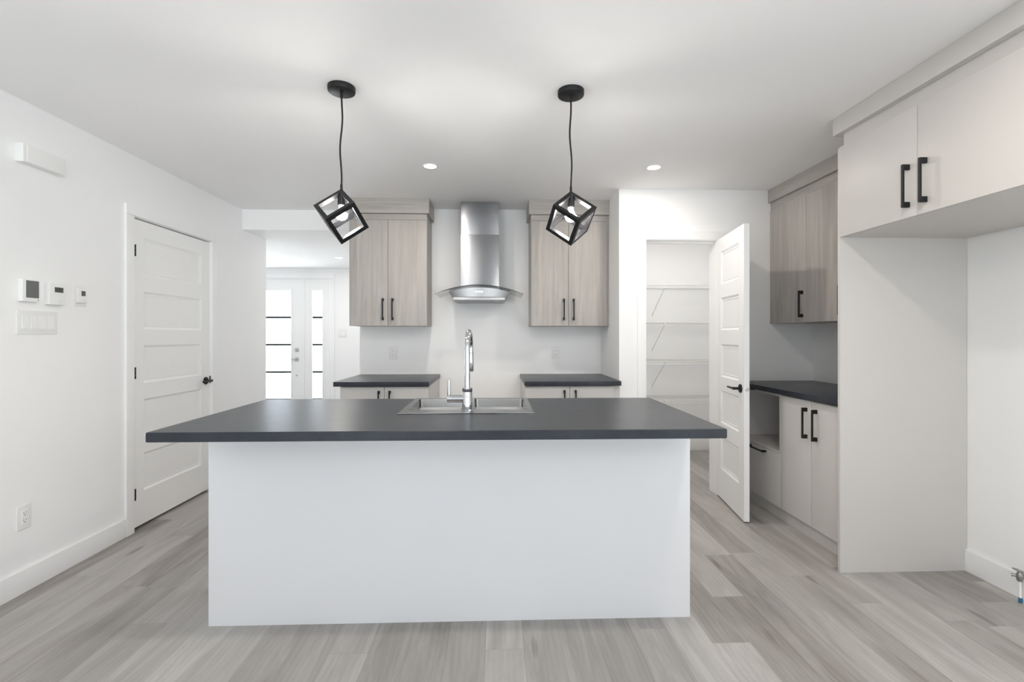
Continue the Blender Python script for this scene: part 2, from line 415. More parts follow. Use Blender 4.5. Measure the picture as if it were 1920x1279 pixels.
m.box(-3.81, -3.735, YE - CT, YE, 0, 2.105, 0.003); m.box(-2.42, -2.345, YE - CT, YE, 0, 2.105, 0.003); m.box(-3.81, -2.345, YE - CT, YE, 2.1055, 2.175, 0.003)
m.box(-3.735, -3.70, YE, YE + T, 0, 2.105); m.box(-2.44, -2.42, YE, YE + T, 0, 2.105); m.box(-3.70, -2.44, YE, YE + T, 2.09, 2.105); m.box(-2.818, -2.777, YE, YE + T, 0, 2.09)
m.box(-3.70, -2.44, YE, YE + T, 0, 0.02)
struct('trim_3', m, M_TRIM, True)

# ------------------------------------------------------------------ doors
PANELS = [(1.664, 1.916), (1.310, 1.560), (0.953, 1.203), (0.597, 0.847), (0.240, 0.490)]
def shaker_leaf(width, h0, h1, th, stile=0.105):
    """door leaf in local coords: u along width (x), faces at y=0 and y=th, five recessed panels on both faces"""
    t = MB(); rc = 0.009
    u0, u1 = stile, width - stile
    zs = [h0] + [z for p in PANELS[::-1] for z in p] + [h1]
    t.box(0, u0, 0, th, h0, h1); t.box(u1, width, 0, th, h0, h1)
    for i in range(0, len(zs), 2): t.box(u0, u1, 0, th, zs[i], zs[i + 1])
    for a, b in PANELS:
        t.box(u0, u1, rc, th - rc, a, b)
        mo = 0.016
        for side in (0, 1):       # sloped moulding and a raised bead around each panel
            ys, yr = (0.0015, rc) if side == 0 else (th - 0.0015, th - rc)
            q = bmesh.new()
            o_ = [q.verts.new(c) for c in ((u0, ys, a), (u1, ys, a), (u1, ys, b), (u0, ys, b))]
            i_ = [q.verts.new(c) for c in ((u0 + mo, yr, a + mo), (u1 - mo, yr, a + mo), (u1 - mo, yr, b - mo), (u0 + mo, yr, b - mo))]
            k_ = [q.verts.new((c.co.x, yr, c.co.z)) for c in o_]
            for k in range(4):
                n_ = (k + 1) % 4
                q.faces.new((o_[k], o_[n_], i_[n_], i_[k])); q.faces.new((o_[k], k_[k], k_[n_], o_[n_])); q.faces.new((k_[k], i_[k], i_[n_], k_[n_]))
            bmesh.ops.recalc_face_normals(q, faces=q.faces); t.merge(q)
            e = 0.003
            yo, yi = (rc - e, rc) if side == 0 else (th - rc, th - rc + e)
            m2 = mo + 0.004
            for (p0, p1, r0, r1) in ((u0 + m2, u1 - m2, a + m2, a + m2 + 0.005), (u0 + m2, u1 - m2, b - m2 - 0.005, b - m2), (u0 + m2, u0 + m2 + 0.005, a + m2 + .005, b - m2 - .005), (u1 - m2 - 0.005, u1 - m2, a + m2 + .005, b - m2 - .005)):
                t.box(p0, p1, yo, yi, r0, r1)
    return t
def lever_mb(direction, rose=0.030):
    """lever set in local coords: rose on plane y=0, sticking out to -y, lever along +x*direction"""
    t = MB(); R = Matrix.Rotation(math.radians(90), 4, 'X')
    t.lathe([(0, 0), (rose, 0), (rose, 0.006), (rose - 0.003, 0.009), (0, 0.009)], seg=32, mat=R)
    t.tube([(0, -0.008, 0), (0, -0.05, 0)], 0.0095, 16)
    t.tube([(0, -0.046, 0), (0, -0.0525, 0)], 0.0105, 16)
    t.tube([(-0.006 * direction, -0.048, 0), (0.03 * direction, -0.049, 0), (0.115 * direction, -0.049, 0)], 0.0075, 14, radii=[0.009, 0.008, 0.0065])
    return t
def hinge_mb(z, x=0, y=0, r=0.006, h=0.076):
    t = MB()
    for k in range(3): t.tube([(x, y, z + k * h / 3 + 0.0005), (x, y, z + (k + 1) * h / 3 - 0.0005)], r, 10)
    return t

# door_1: closed closet door in the left wall. local x -> world +Y, local -y -> world +X
MD1 = Matrix.Translation((XL - 0.006, DL0 + 0.004, 0)) @ Matrix.Rotation(math.radians(90), 4, 'Z')
d = thing('door_1', (XL - 0.02, DL0, 0), 'x', 'x', kind='structure'); del d['label'], d['category']
lw = DL1 - DL0 - 0.0048
leaf = obj('door_leaf', shaker_leaf(lw, 0.020, 2.026, 0.036).xf(MD1), M_DOOR, d)
obj('door_handle', lever_mb(-1).xf(MD1 @ Matrix.Translation((lw - 0.052, 0, 0.905))), M_BLACK, leaf, label='black door lever')
for z in (0.204, 0.988, 1.780): obj('hinge', hinge_mb(z, 0.003, -0.0195, 0.0045).xf(MD1), M_BLACK, leaf, label='black hinge')
obj('strike_plate', MB().box(XL - 0.004, XL + 0.0015, DL1 - 0.002, DL1 + 0.010, 0.88, 0.94, 0.001), M_BLACK, d)

# door_2: pantry door standing open. hinge corner at (1.757,3.765)
ang = math.atan2(-(3.765 - 3.186), -(1.757 - 1.674))
MD2 = Matrix.Translation((1.757, YP - 0.005, 0)) @ Matrix.Rotation(ang, 4, 'Z')
# local y must point to the right side (+X world)
d = thing('door_2', (1.757, YP - 0.005, 0), 'x', 'x', kind='structure'); del d['label'], d['category']
pw = 0.585
leaf = obj('door_leaf', shaker_leaf(pw, 0.012, 2.026, 0.035, 0.100).xf(MD2), M_DOOR, d)
# faces: local y=0 faces left (-X), y=th faces the cabinets
obj('door_handle', lever_mb(-1).xf(MD2 @ Matrix.Translation((pw - 0.060, 0, 0.905))), M_BLACK, leaf, label='black door lever')
obj('door_handle', lever_mb(1).xf(MD2 @ Matrix.Translation((pw - 0.060, 0.035, 0.905)) @ Matrix.Rotation(math.pi, 4, 'Z')), M_BLACK, leaf, label='black door lever')
q = MB(); R = Matrix.Rotation(math.radians(90), 4, 'Y')
q.lathe([(0, 0), (0.0125, 0), (0.0125, 0.0015), (0.010, 0.002), (0, 0.002)], seg=24, mat=Matrix.Translation((pw, 0.0175, 0.905)) @ R)
q.tube([(pw, 0.0175, 0.905), (pw + 0.010, 0.0175, 0.905)], 0.0075, 16)
obj('latch', q.xf(MD2), M_NICKEL, leaf, label='round metal latch')
for z in (0.204, 0.988, 1.780): obj('hinge', hinge_mb(z, -0.004, 0.039, 0.005).xf(MD2), M_BLACK, leaf)

# door_3: glazed entry door, with its sidelight as window_4
def glazed(parent_name, x0, x1, g0, g1, gz0, gz1, z0, z1, nm):
    d = thing(parent_name, ((x0 + x1) / 2, YE + 0.05, 0), 'x', 'x', kind='structure'); del d['label'], d['category']
    f = MB(); a, b = YE + 0.012, YE + 0.056
    f.box(x0, g0, a, b, z0, z1); f.box(g1, x1, a, b, z0, z1); f.box(g0, g1, a, b, z0, gz0); f.box(g0, g1, a, b, gz1, z1)
    for (p, q_, r, s_) in ((g0 - 0.022, g0, gz0 - 0.022, gz1 + 0.022), (g1, g1 + 0.022, gz0 - 0.022, gz1 + 0.022), (g0, g1, gz0 - 0.022, gz0), (g0, g1, gz1, gz1 + 0.022)):
        f.box(p, q_, a - 0.008, a + 0.004, r, s_, 0.003)
    lf = obj(nm, f, M_DOOR, d)
    obj('pane', MB().box(g0, g1, YE + 0.03, YE + 0.036, gz0, gz1), M_GLASS, lf, False)
    for z in (1.535, 1.137, 0.739, 0.341): obj('glazing_bar', MB().box(g0, g1, YE + 0.026, YE + 0.040, z - 0.014, z + 0.014), M_DARK, lf, False, label='dark glazing bar')
    return d, lf
d, lf = glazed('door_3', -3.698, -2.823, -3.545, -2.976, 0.20, 1.923, 0.0205, 2.0895, 'door_leaf')
MD3 = Matrix.Translation((-2.896, YE + 0.012, 0.924))
obj('door_handle', lever_mb(-1, 0.031).xf(MD3), M_NICKEL, lf, label='satin nickel lever')
q = MB().lathe([(0, 0), (0.030, 0), (0.030, 0.008), (0.024, 0.014), (0, 0.014)], seg=28, mat=Matrix.Rotation(math.radians(90), 4, 'X')); q.box(-0.004, 0.004, -0.026, -0.013, -0.014, 0.014, 0.002)
obj('deadbolt', q.xf(Matrix.Translation((-2.896, YE + 0.012, 1.063))), M_NICKEL, lf, label='satin nickel deadbolt')
obj('keyhole_cover', MB().lathe([(0, 0), (0.014, 0), (0.014, 0.004), (0, 0.006)], seg=20, mat=Matrix.Rotation(math.radians(90), 4, 'X')).xf(Matrix.Translation((-2.896, YE + 0.012, 0.690))), M_NICKEL, lf)
glazed('window_4', -2.777, -2.440, -2.670, -2.525, 0.20, 1.923, 0.0205, 2.0895, 'sidelight_frame')

# ------------------------------------------------------------------ cabinet parts
def pull(axis_out, along, p, length=0.184, name='handle', parent=None):
    """bar pull: p = centre on the door face; axis_out unit vector away from the face; along = unit vector"""
    o_, a = Vector(axis_out), Vector(along); s_ = o_.cross(a); h = length / 2
    def slab(a0, a1, o0, o1, hw, bev=0.0012):
        t = bmesh.new(); bmesh.ops.create_cube(t, size=1)
        for v in t.verts:
            u = v.co + Vector((.5, .5, .5))
            v.co = Vector(p) + a * (a0 + u.x * (a1 - a0)) + o_ * (o0 + u.y * (o1 - o0)) + s_ * ((u.z * 2 - 1) * hw)
        bmesh.ops.bevel(t, geom=list(t.edges), offset=bev, segments=1, affect='EDGES')
        bmesh.ops.recalc_face_normals(t, faces=t.faces); return t
    q = MB()
    q.merge(slab(-h, h, 0.024, 0.034, 0.0052)); q.merge(slab(-h, -h + 0.024, 0.0, 0.030, 0.0065)); q.merge(slab(h - 0.024, h, 0.0, 0.030, 0.0065))
    return obj(name, q, M_BLACK, parent, label='matte black bar handle')

G_ = 0.0015
# --- back wall uppers
def back_upper(x0, x1, xs, hx, crown_x, label, fill=None):
    r = thing('wall_cabinet', ((x0 + x1) / 2, DB, 1.352), label, 'cabinet')
    yf, zb, zt = 4.110, 1.352, 2.252
    obj('cabinet_body', MB().box(x0, x1, yf + 0.020, DB - 0.002, zb, 2.306, 0.001), M_WOODV, r)
    f = MB().box(x0 + 0.001, x1 - 0.001, yf + 0.004, yf + 0.0195, zt + 0.003, 2.304)
    obj('top_filler', f, M_WOODX, r)
    c = MB().prism([(yf - 0.020, 2.306), (yf - 0.020, CZ - 0.001), (DB - 0.002, CZ - 0.001), (DB - 0.002, 2.306)], 'x', crown_x[0], crown_x[1])
    obj('crown', c, M_WOODX, r)
    if fill: obj('side_filler', MB().box(fill[0], fill[1], yf + 0.012, yf + 0.03, zb, 2.3055), M_WOODV, r)
    for a, b, h in ((x0, xs, hx[0]), (xs, x1, hx[1])):
        d_ = obj('door', MB().box(a + G_, b - G_, yf, yf + 0.018, zb, zt, 0.001), M_WOODV, r)
        pull((0, -1, 0), (0, 0, 1), (h, yf, 1.492), parent=d_)
back_upper(-1.243, -0.587, -0.918, (-0.957, -0.876), (-1.243, -0.567), 'grey oak wall cabinet with two doors, left of the range hood')
back_upper(0.302, 0.956, 0.624, (0.583, 0.667), (0.282, 0.9745), 'grey oak wall cabinet with two doors, right of the range hood', (0.9565, 0.9745))
# --- back wall base cabinets and worktops
def back_base(x0, x1, xs, hx, wt, label, wlabel, fill=None):
    r = thing('base_cabinet', ((x0 + x1) / 2, DB, 0), label, 'cabinet')
    yf, zt = 3.730, 0.872
    obj('cabinet_body', MB().box(x0, x1, yf + 0.020, DB - 0.002, 0.10, 0.878, 0.001), M_MEL, r)
    obj('toe_kick', MB().box(x0, x1, yf + 0.06, yf + 0.075, 0, 0.0995), M_MEL, r)
    if fill: obj('side_filler', MB().box(fill[0], fill[1], yf + 0.02, yf + 0.036, 0.10, 0.878), M_MEL, r)
    for a, b, h in ((x0, xs, hx[0]), (xs, x1, hx[1])):
        d_ = obj('door', MB().box(a + G_, b - G_, yf, yf + 0.018, 0.10, zt, 0.001), M_MEL, r)
        pull((0, -1, 0), (0, 0, 1), (h, yf, 0.752), parent=d_)
    tag(obj('countertop', MB().box(wt[0], wt[1], 3.695, DB - 0.001, 0.879, 0.915, 0.003), M_CTR), wlabel, 'countertop')
back_base(-1.198, -0.519, -0.860, (-0.899, -0.816), (-1.238, -0.512), 'light grey two-door base cabinet left of the cooker gap', 'dark grey worktop under the left oak wall cabinet')
back_base(0.228, 0.925, 0.576, (0.533, 0.620), (0.222, 0.974), 'light grey two-door base cabinet right of the cooker gap', 'dark grey worktop under the oak wall cabinet right of the hood', (0.9255, 0.9745))

# ------------------------------------------------------------------ range hood
hood = thing('range_hood', (-0.139, DB, 1.565), 'stainless steel chimney range hood with curved glass canopy', 'range hood')
HX = -0.1395
ch = obj('chimney', MB().box(-0.3075, 0.0285, 4.172, DB - 0.001, 1.60, 2.145, 0.0025), M_STEEL, hood)
obj('chimney_sleeve', MB().box(-0.3045, 0.0255, 4.175, DB - 0.001, 2.1455, CZ - 0.001, 0.0025), M_STEEL, hood)
def arc_z(x, zc, drop, half): return zc - drop * (abs(x - HX) / half) ** 1.9
# steel body with an arched top
N = 28
top = [(HX - 0.256 + 0.512 * k / N, 0) for k in range(N + 1)]
poly = [(x, arc_z(x, 1.668, 0.034, 0.256)) for x, _ in top]
poly = poly + [(HX + 0.228, 1.5905), (HX - 0.228, 1.5905)]
body = MB()
t = bmesh.new()     # front bows out a little
def yfront(x): return 3.985 + 0.03 * ((x - HX) / 0.256) ** 2
A = [t.verts.new((x, yfront(x), z)) for x, z in poly[:N + 1]]
Bm = [t.verts.new((HX + (x - HX) * 0.228 / 0.256, yfront(x) + 0.006, 1.5905)) for x, z in poly[:N + 1]]
A2 = [t.verts.new((x, DB - 0.001, z)) for x, z in poly[:N + 1]]
B2 = [t.verts.new((HX + (x - HX) * 0.228 / 0.256, DB - 0.001, 1.5905)) for x, z in poly[:N + 1]]
for k in range(N):
    t.faces.new((A[k], Bm[k], Bm[k + 1], A[k + 1])); t.faces.new((A[k], A[k + 1], A2[k + 1], A2[k]))
    t.faces.new((Bm[k], B2[k], B2[k + 1], Bm[k + 1])); t.faces.new((A2[k], A2[k + 1], B2[k + 1], B2[k]))
t.faces.new((A[0], A2[0], B2[0], Bm[0])); t.faces.new((A[-1], Bm[-1], B2[-1], A2[-1]))
bmesh.ops.recalc_face_normals(t, faces=t.faces); body.merge(t)
bd = obj('hood_body', body, M_HOOD, hood)
obj('filter_tray', MB().box(HX - 0.216, HX + 0.216, 4.00, DB - 0.01, 1.5645, 1.590, 0.006), M_HOOD, hood)
for k in range(5):
    obj('button', MB().lathe([(0, 0), (0.0045, 0), (0.0045, 0.003), (0, 0.0035)], seg=14, mat=Matrix.Rotation(math.radians(90), 4, 'X')).xf(Matrix.Translation((HX - 0.028 + 0.014 * k, 3.986, 1.633))), M_LED, bd, label='small lit hood button')
for sx in (-0.15, 0.15): obj('hood_lamp', MB().lathe([(0, -0.003), (0.024, -0.003), (0.027, 0.0), (0.027, 0.002), (0, 0.002)], seg=24).xf(Matrix.Translation((HX + sx, 4.08, 1.563))), M_NICKEL, hood)
def arc_slab(x_half, zc, drop, y0, y1, th, N=36, bow=0.0):
    t = bmesh.new(); rows = []
    for k in range(N + 1):
        x = HX - x_half + 2 * x_half * k / N; z = arc_z(x, zc, drop, x_half)
        yy = y0 + bow * ((x - HX) / x_half) ** 2
        rows.append([t.verts.new(c) for c in ((x, yy, z), (x, y1, z), (x, y1, z - th), (x, yy, z - th))])
    for a, b in zip(rows, rows[1:]):
        for i in range(4): t.faces.new((a[i], a[(i + 1) % 4], b[(i + 1) % 4], b[i]))
    t.faces.new(rows[0][::-1]); t.faces.new(rows[-1]); bmesh.ops.recalc_face_normals(t, faces=t.faces)
    q = MB(); q.merge(t); return q
gl = obj('glass_canopy', arc_slab(0.366, 1.691, 0.075, 3.975, DB - 0.03, 0.007, bow=0.02), M_HGLASS, hood, label='curved clear glass canopy')
obj('glass_edge', arc_slab(0.3665, 1.6915, 0.075, 3.972, 3.975, 0.0085, bow=0.02), M_GEDGE, gl, label='dark polished glass edge')

# ------------------------------------------------------------------ island
IX0, IX1, IY0, IY1, IY2 = -1.272, 0.874, 1.785, 2.135, 2.705
isl = thing('kitchen_island', (-0.19, 2.41, 0), 'white island cabinet with a plain smooth front panel facing the camera', 'kitchen island')
obj('front_panel', MB().box(-1.252, 0.874, IY1, IY1 + 0.018, 0.0, 0.878, 0.001), M_ISL, isl)
obj('side_panel', MB().box(-1.252, -1.234, IY1 + 0.0185, IY2 - 0.04, 0.0, 0.878, 0.001), M_ISL, isl)
obj('side_panel', MB().box(0.856, 0.874, IY1 + 0.0185, IY2 - 0.04, 0.0, 0.878, 0.001), M_ISL, isl)
obj('toe_kick', MB().box(-1.2335, 0.8555, IY2 - 0.115, IY2 - 0.10, 0.0, 0.0995), M_ISL, isl)
for k in range(4):
    a = -1.2335 + k * 0.52225
    d_ = obj('door', MB().box(a + G_, a + 0.52225 - G_, IY2 - 0.058, IY2 - 0.04, 0.10, 0.872, 0.001), M_ISL, isl)
    pull((0, 1, 0), (0, 0, 1), (a + (0.48 if k % 2 == 0 else 0.042), IY2 - 0.04, 0.752), parent=d_)
obj('cabinet_floor', MB().box(-1.2335, 0.8555, IY1 + 0.0185, IY2 - 0.059, 0.10, 0.118), M_ISL, isl)
# countertop with a cut-out for the sink
SX0, SX1, SY0, SY1 = -0.442, 0.172, 2.172, 2.690
def slab_hole(x0, x1, y0, y1, z0, z1, hx0, hx1, hy0, hy1):
    t = bmesh.new()
    def ring(a, b, c, d_, z): return [t.verts.new(p) for p in ((a, c, z), (b, c, z), (b, d_, z), (a, d_, z))]
    o0, o1 = ring(x0, x1, y0, y1, z0), ring(x0, x1, y0, y1, z1); h0, h1 = ring(hx0, hx1, hy0, hy1, z0), ring(hx0, hx1, hy0, hy1, z1)
    for k in range(4):
        n_ = (k + 1) % 4
        t.faces.new((o1[k], o1[n_], h1[n_], h1[k])); t.faces.new((o0[k], h0[k], h0[n_], o0[n_]))
        t.faces.new((o0[k], o0[n_], o1[n_], o1[k])); t.faces.new((h0[k], h1[k], h1[n_], h0[n_]))
    es = [e for e in t.edges if all(v in o1 or v in o0 for v in e.verts)]
    bmesh.ops.bevel(t, geom=es, offset=0.0025, segments=3, affect='EDGES')
    bmesh.ops.recalc_face_normals(t, faces=t.faces); q = MB(); q.merge(t); return q
tag(obj('countertop', slab_hole(IX0, IX1, IY0, IY2, 0.879, 0.915, SX0 + 0.012, SX1 - 0.012, SY0 + 0.012, SY1 - 0.012), M_CTR),
    'large dark grey stone-look worktop of the island, holding the sink', 'countertop')
# sink
sk = thing('kitchen_sink', ((SX0 + SX1) / 2, (SY0 + SY1) / 2, 0.915), 'stainless steel double bowl drop-in sink set in the island worktop', 'sink')
B1 = (-0.420, -0.152); B2x = (-0.116, 0.150); BY = (2.272, 2.668)
rim = MB(); z0, z1 = 0.9151, 0.9185
for b in ((SX0, SX1, SY0, BY[0]), (SX0, SX1, BY[1], SY1), (SX0, B1[0], BY[0], BY[1]), (B1[1], B2x[0], BY[0], BY[1]), (B2x[1], SX1, BY[0], BY[1])):
    rim.box(*b, z0, z1)
rim.box(SX0 - 0.002, SX1 + 0.002, SY0 - 0.002, SY0 + 0.003, z0, z1 + 0.0008, 0.0012); rim.box(SX0 - 0.002, SX1 + 0.002, SY1 - 0.003, SY1 + 0.002, z0, z1 + 0.0008, 0.0012)
rim.box(SX0 - 0.002, SX0 + 0.003, SY0, SY1, z0, z1 + 0.0008, 0.0012); rim.box(SX1 - 0.003, SX1 + 0.002, SY0, SY1, z0, z1 + 0.0008, 0.0012)
obj('rim', rim, M_SINK, sk)
def bowl(x0, x1, y0, y1, zt, dep):
    t = bmesh.new(); rings = []
    def rr(ins, r, z, n=6):
        vs = []
        for cx, cy, a0 in ((x1 - ins - r, y1 - ins - r, 0), (x0 + ins + r, y1 - ins - r, 90), (x0 + ins + r, y0 + ins + r, 180), (x1 - ins - r, y0 + ins + r, 270)):
            for k in range(n + 1):
                a = math.radians(a0 + 90 * k / n); vs.append(t.verts.new((cx + r * math.cos(a), cy + r * math.sin(a), z)))
        return vs
    rings = [rr(0, 0.012, zt), rr(0.002, 0.014, zt - 0.01), rr(0.006, 0.02, zt - dep + 0.02), rr(0.012, 0.022, zt - dep + 0.006), rr(0.026, 0.022, zt - dep)]
    n_ = len(rings[0])
    for a, b in zip(rings, rings[1:]):
        for k in range(n_): t.faces.new((a[k], a[(k + 1) % n_], b[(k + 1) % n_], b[k]))
    t.faces.new(rings[-1]); bmesh.ops.recalc_face_normals(t, faces=t.faces)
    for f_ in t.faces: f_.normal_flip()
    q = MB(); q.merge(t); return q
for b in (B1, B2x):
    bo = obj('bowl', bowl(b[0], b[1], BY[0], BY[1], 0.9175, 0.19), M_SINK, sk)
    obj('drain', MB().lathe([(0, 0), (0.022, 0.0), (0.04, 0.003), (0.042, 0.001), (0.042, 0)], seg=28).xf(Matrix.Translation(((b[0] + b[1]) / 2, 2.5, 0.7285))), M_CHROME, bo)
# faucet
FX, FY = -0.132, 2.222; FZ = 0.9188
fc = thing('faucet', (FX, FY, FZ), 'tall chrome gooseneck faucet with side lever on the island sink', 'faucet')
obj('base', MB().lathe([(0, 0), (0.0265, 0), (0.0265, 0.006), (0.0235, 0.009), (0.0235, 0.088), (0.0225, 0.090), (0.0225, 0.091), (0.0235, 0.093), (0.0235, 0.107), (0.022, 0.109), (0, 0.109)], seg=40).xf(Matrix.Translation((FX, FY, FZ))), M_CHROME, fc)
dx, dy = math.sin(math.radians(2.5)), math.cos(math.radians(2.5))
R_ = 0.082; zc_ = 1.300 - R_ - 0.0145
pts = [(FX, FY, FZ + 0.105), (FX, FY, zc_ - 0.04)]
for k in range(25):
    a = math.pi * k / 24; u = R_ - R_ * math.cos(a)
    pts.append((FX + dx * u, FY + dy * u, zc_ + R_ * math.sin(a)))
u = 2 * R_
pts += [(FX + dx * u, FY + dy * u, zc_ - 0.02)]
obj('spout', MB().tube(pts, 0.0125, 24), M_CHROME, fc)
sx_, sy_ = FX + dx * u, FY + dy * u
obj('spray_head', MB().tube([(sx_, sy_, zc_ - 0.018), (sx_, sy_, zc_ - 0.022), (sx_ + dx * .004, sy_ + dy * .004, zc_ - 0.08), (sx_ + dx * .007, sy_ + dy * .007, zc_ - 0.112)], 0.016, 24, radii=[0.0128, 0.014, 0.0145, 0.013]), M_CHROME, fc)
hd = obj('handle', MB().tube([(FX - 0.018, FY, 0.976), (FX - 0.064, FY, 0.976), (FX - 0.0645, FY, 0.976), (FX - 0.066, FY, 0.976), (FX - 0.0665, FY, 0.976), (FX - 0.090, FY, 0.976), (FX - 0.092, FY, 0.976)], 0.0175, 32, radii=[0.0175, 0.0175, 0.0165, 0.0165, 0.0178, 0.0178, 0.0165]), M_CHROME, fc)
obj('lever', MB().tube([(FX - 0.084, FY, 0.990), (FX - 0.084, FY - 0.001, 1.02), (FX - 0.084, FY - 0.002, 1.063)], 0.006, 14, radii=[0.0075, 0.0068, 0.006]), M_CHROME, hd)

# ------------------------------------------------------------------ right-hand run
# fridge side panel
tag(obj('tall_side_panel', MB().box(1.839, XR - 0.002, 2.505, 2.524, 0.0, 2.273, 0.001), M_MEL), 'tall light grey panel standing on the floor beside the fridge recess', 'panel')
# over-fridge cabinet
oc = thing('fridge_top_cabinet', (2.18, 2.03, 1.793), 'light grey two-door cabinet hung high over the empty fridge recess', 'cabinet')
FY0, FYS, FY1 = 1.556, 2.028, 2.5045
obj('cabinet_body', MB().box(1.852, XR - 0.012, FY0, FY1, 1.793, 2.273, 0.001), M_MEL, oc)
obj('top_filler', MB().box(1.845, 1.861, FY0, FY1 - 0.018, 2.275, 2.337), M_MEL, oc)
obj('crown', MB().box(1.812, XR - 0.002, FY0 - 0.02, FY1 + 0.02, 2.3375, CZ - 0.001, 0.001), M_MEL, oc)
obj('top_board', MB().box(1.8615, XR - 0.012, FY0, FY1 - 0.018, 2.2735, 2.337), M_MEL, oc)
for a, b, h in ((FY0, FYS, 1.984), (FYS, FY1, 2.070)):
    d_ = obj('door', MB().box(1.832, 1.850, a + G_, b - G_, 1.793, 2.272, 0.001), M_MEL, oc)
    pull((-1, 0, 0), (0, 0, 1), (1.832, h, 1.931), 0.190, parent=d_)
# oak wall cabinet on the right wall
wc = thing('wall_cabinet', (XR, 3.15, 1.363), 'grey oak wall cabinet in the corner beside the pantry door', 'cabinet')
wx = 2.190
obj('cabinet_body', MB().box(wx + 0.020, XR - 0.001, 2.5245, YP - 0.002, 1.363, 2.327, 0.001), M_WOODV, wc)
obj('top_filler', MB().box(wx + 0.006, wx + 0.0195, 2.5255, YP - 0.003, 2.264, 2.326), M_WOODY, wc)
obj('crown', MB().box(wx - 0.016, XR - 0.002, 2.5245, YP - 0.002, 2.3275, CZ - 0.001, 0.001), M_WOODY, wc)
for a, b, h in ((3.316, YP - 0.004, 3.356), (2.922, 3.316, 2.96), (2.526, 2.922, 2.884)):
    d_ = obj('door', MB().box(wx, wx + 0.018, a + G_, b - G_, 1.363, 2.262, 0.001), M_WOODV, wc)
    pull((-1, 0, 0), (0, 0, 1), (wx, h, 1.494), 0.190, parent=d_)
# base run
bx_, ZT = 1.925, 0.872
nc = thing('microwave_cabinet', (2.2, 3.47, 0), 'light grey base unit with open niche above a drawer, behind the pantry door', 'cabinet')
b = MB(); X1 = XR - 0.002
b.box(bx_ + 0.002, X1, 3.1845, 3.2025, 0.10, ZT); b.box(bx_ + 0.002, X1, 3.7495, 3.7675, 0.10, ZT); b.box(bx_ + 0.02, X1, 3.203, 3.749, 0.10, 0.118)
b.box(X1 - 0.016, X1, 3.203, 3.749, 0.1185, ZT); b.box(bx_ + 0.002, X1 - 0.017, 3.203, 3.749, 0.466, 0.484); b.box(bx_ + 0.002, X1 - 0.017, 3.203, 3.749, 0.854, ZT)
obj('cabinet_body', b, M_MEL, nc)
dr = obj('drawer', MB().box(bx_, bx_ + 0.018, 3.1845 + G_, 3.7675 - G_, 0.10, 0.464, 0.001), M_MEL, nc)
pull((-1, 0, 0), (0, 1, 0), (bx_, 3.465, 0.443), 0.220, parent=dr)
obj('toe_kick', MB().box(bx_ + 0.042, bx_ + 0.057, 3.1845, 3.7675, 0, 0.0995), M_MEL, nc)
bc = thing('base_cabinet', (2.2, 2.87, 0), 'light grey two-door base cabinet between the open niche and the tall panel', 'cabinet')
obj('cabinet_body', MB().box(bx_ + 0.020, X1, 2.5255, 3.184, 0.10, ZT, 0.001), M_MEL, bc)
obj('toe_kick', MB().box(bx_ + 0.042, bx_ + 0.057, 2.5255, 3.184, 0, 0.0995), M_MEL, bc)
for a, b2, h in ((2.867, 3.184, 2.910), (2.5255, 2.867, 2.818)):
    d_ = obj('door', MB().box(bx_, bx_ + 0.018, a + G_, b2 - G_, 0.10, 0.866, 0.001), M_MEL, bc)
    pull((-1, 0, 0), (0, 0, 1), (bx_, h, 0.727), 0.190, parent=d_)
tag(obj('countertop', MB().box(bx_ - 0.025, XR - 0.001, 2.5255, YP - 0.001, 0.873, 0.908, 0.003), M_CTR), 'dark grey worktop on the right-hand run, behind the open pantry door', 'countertop')

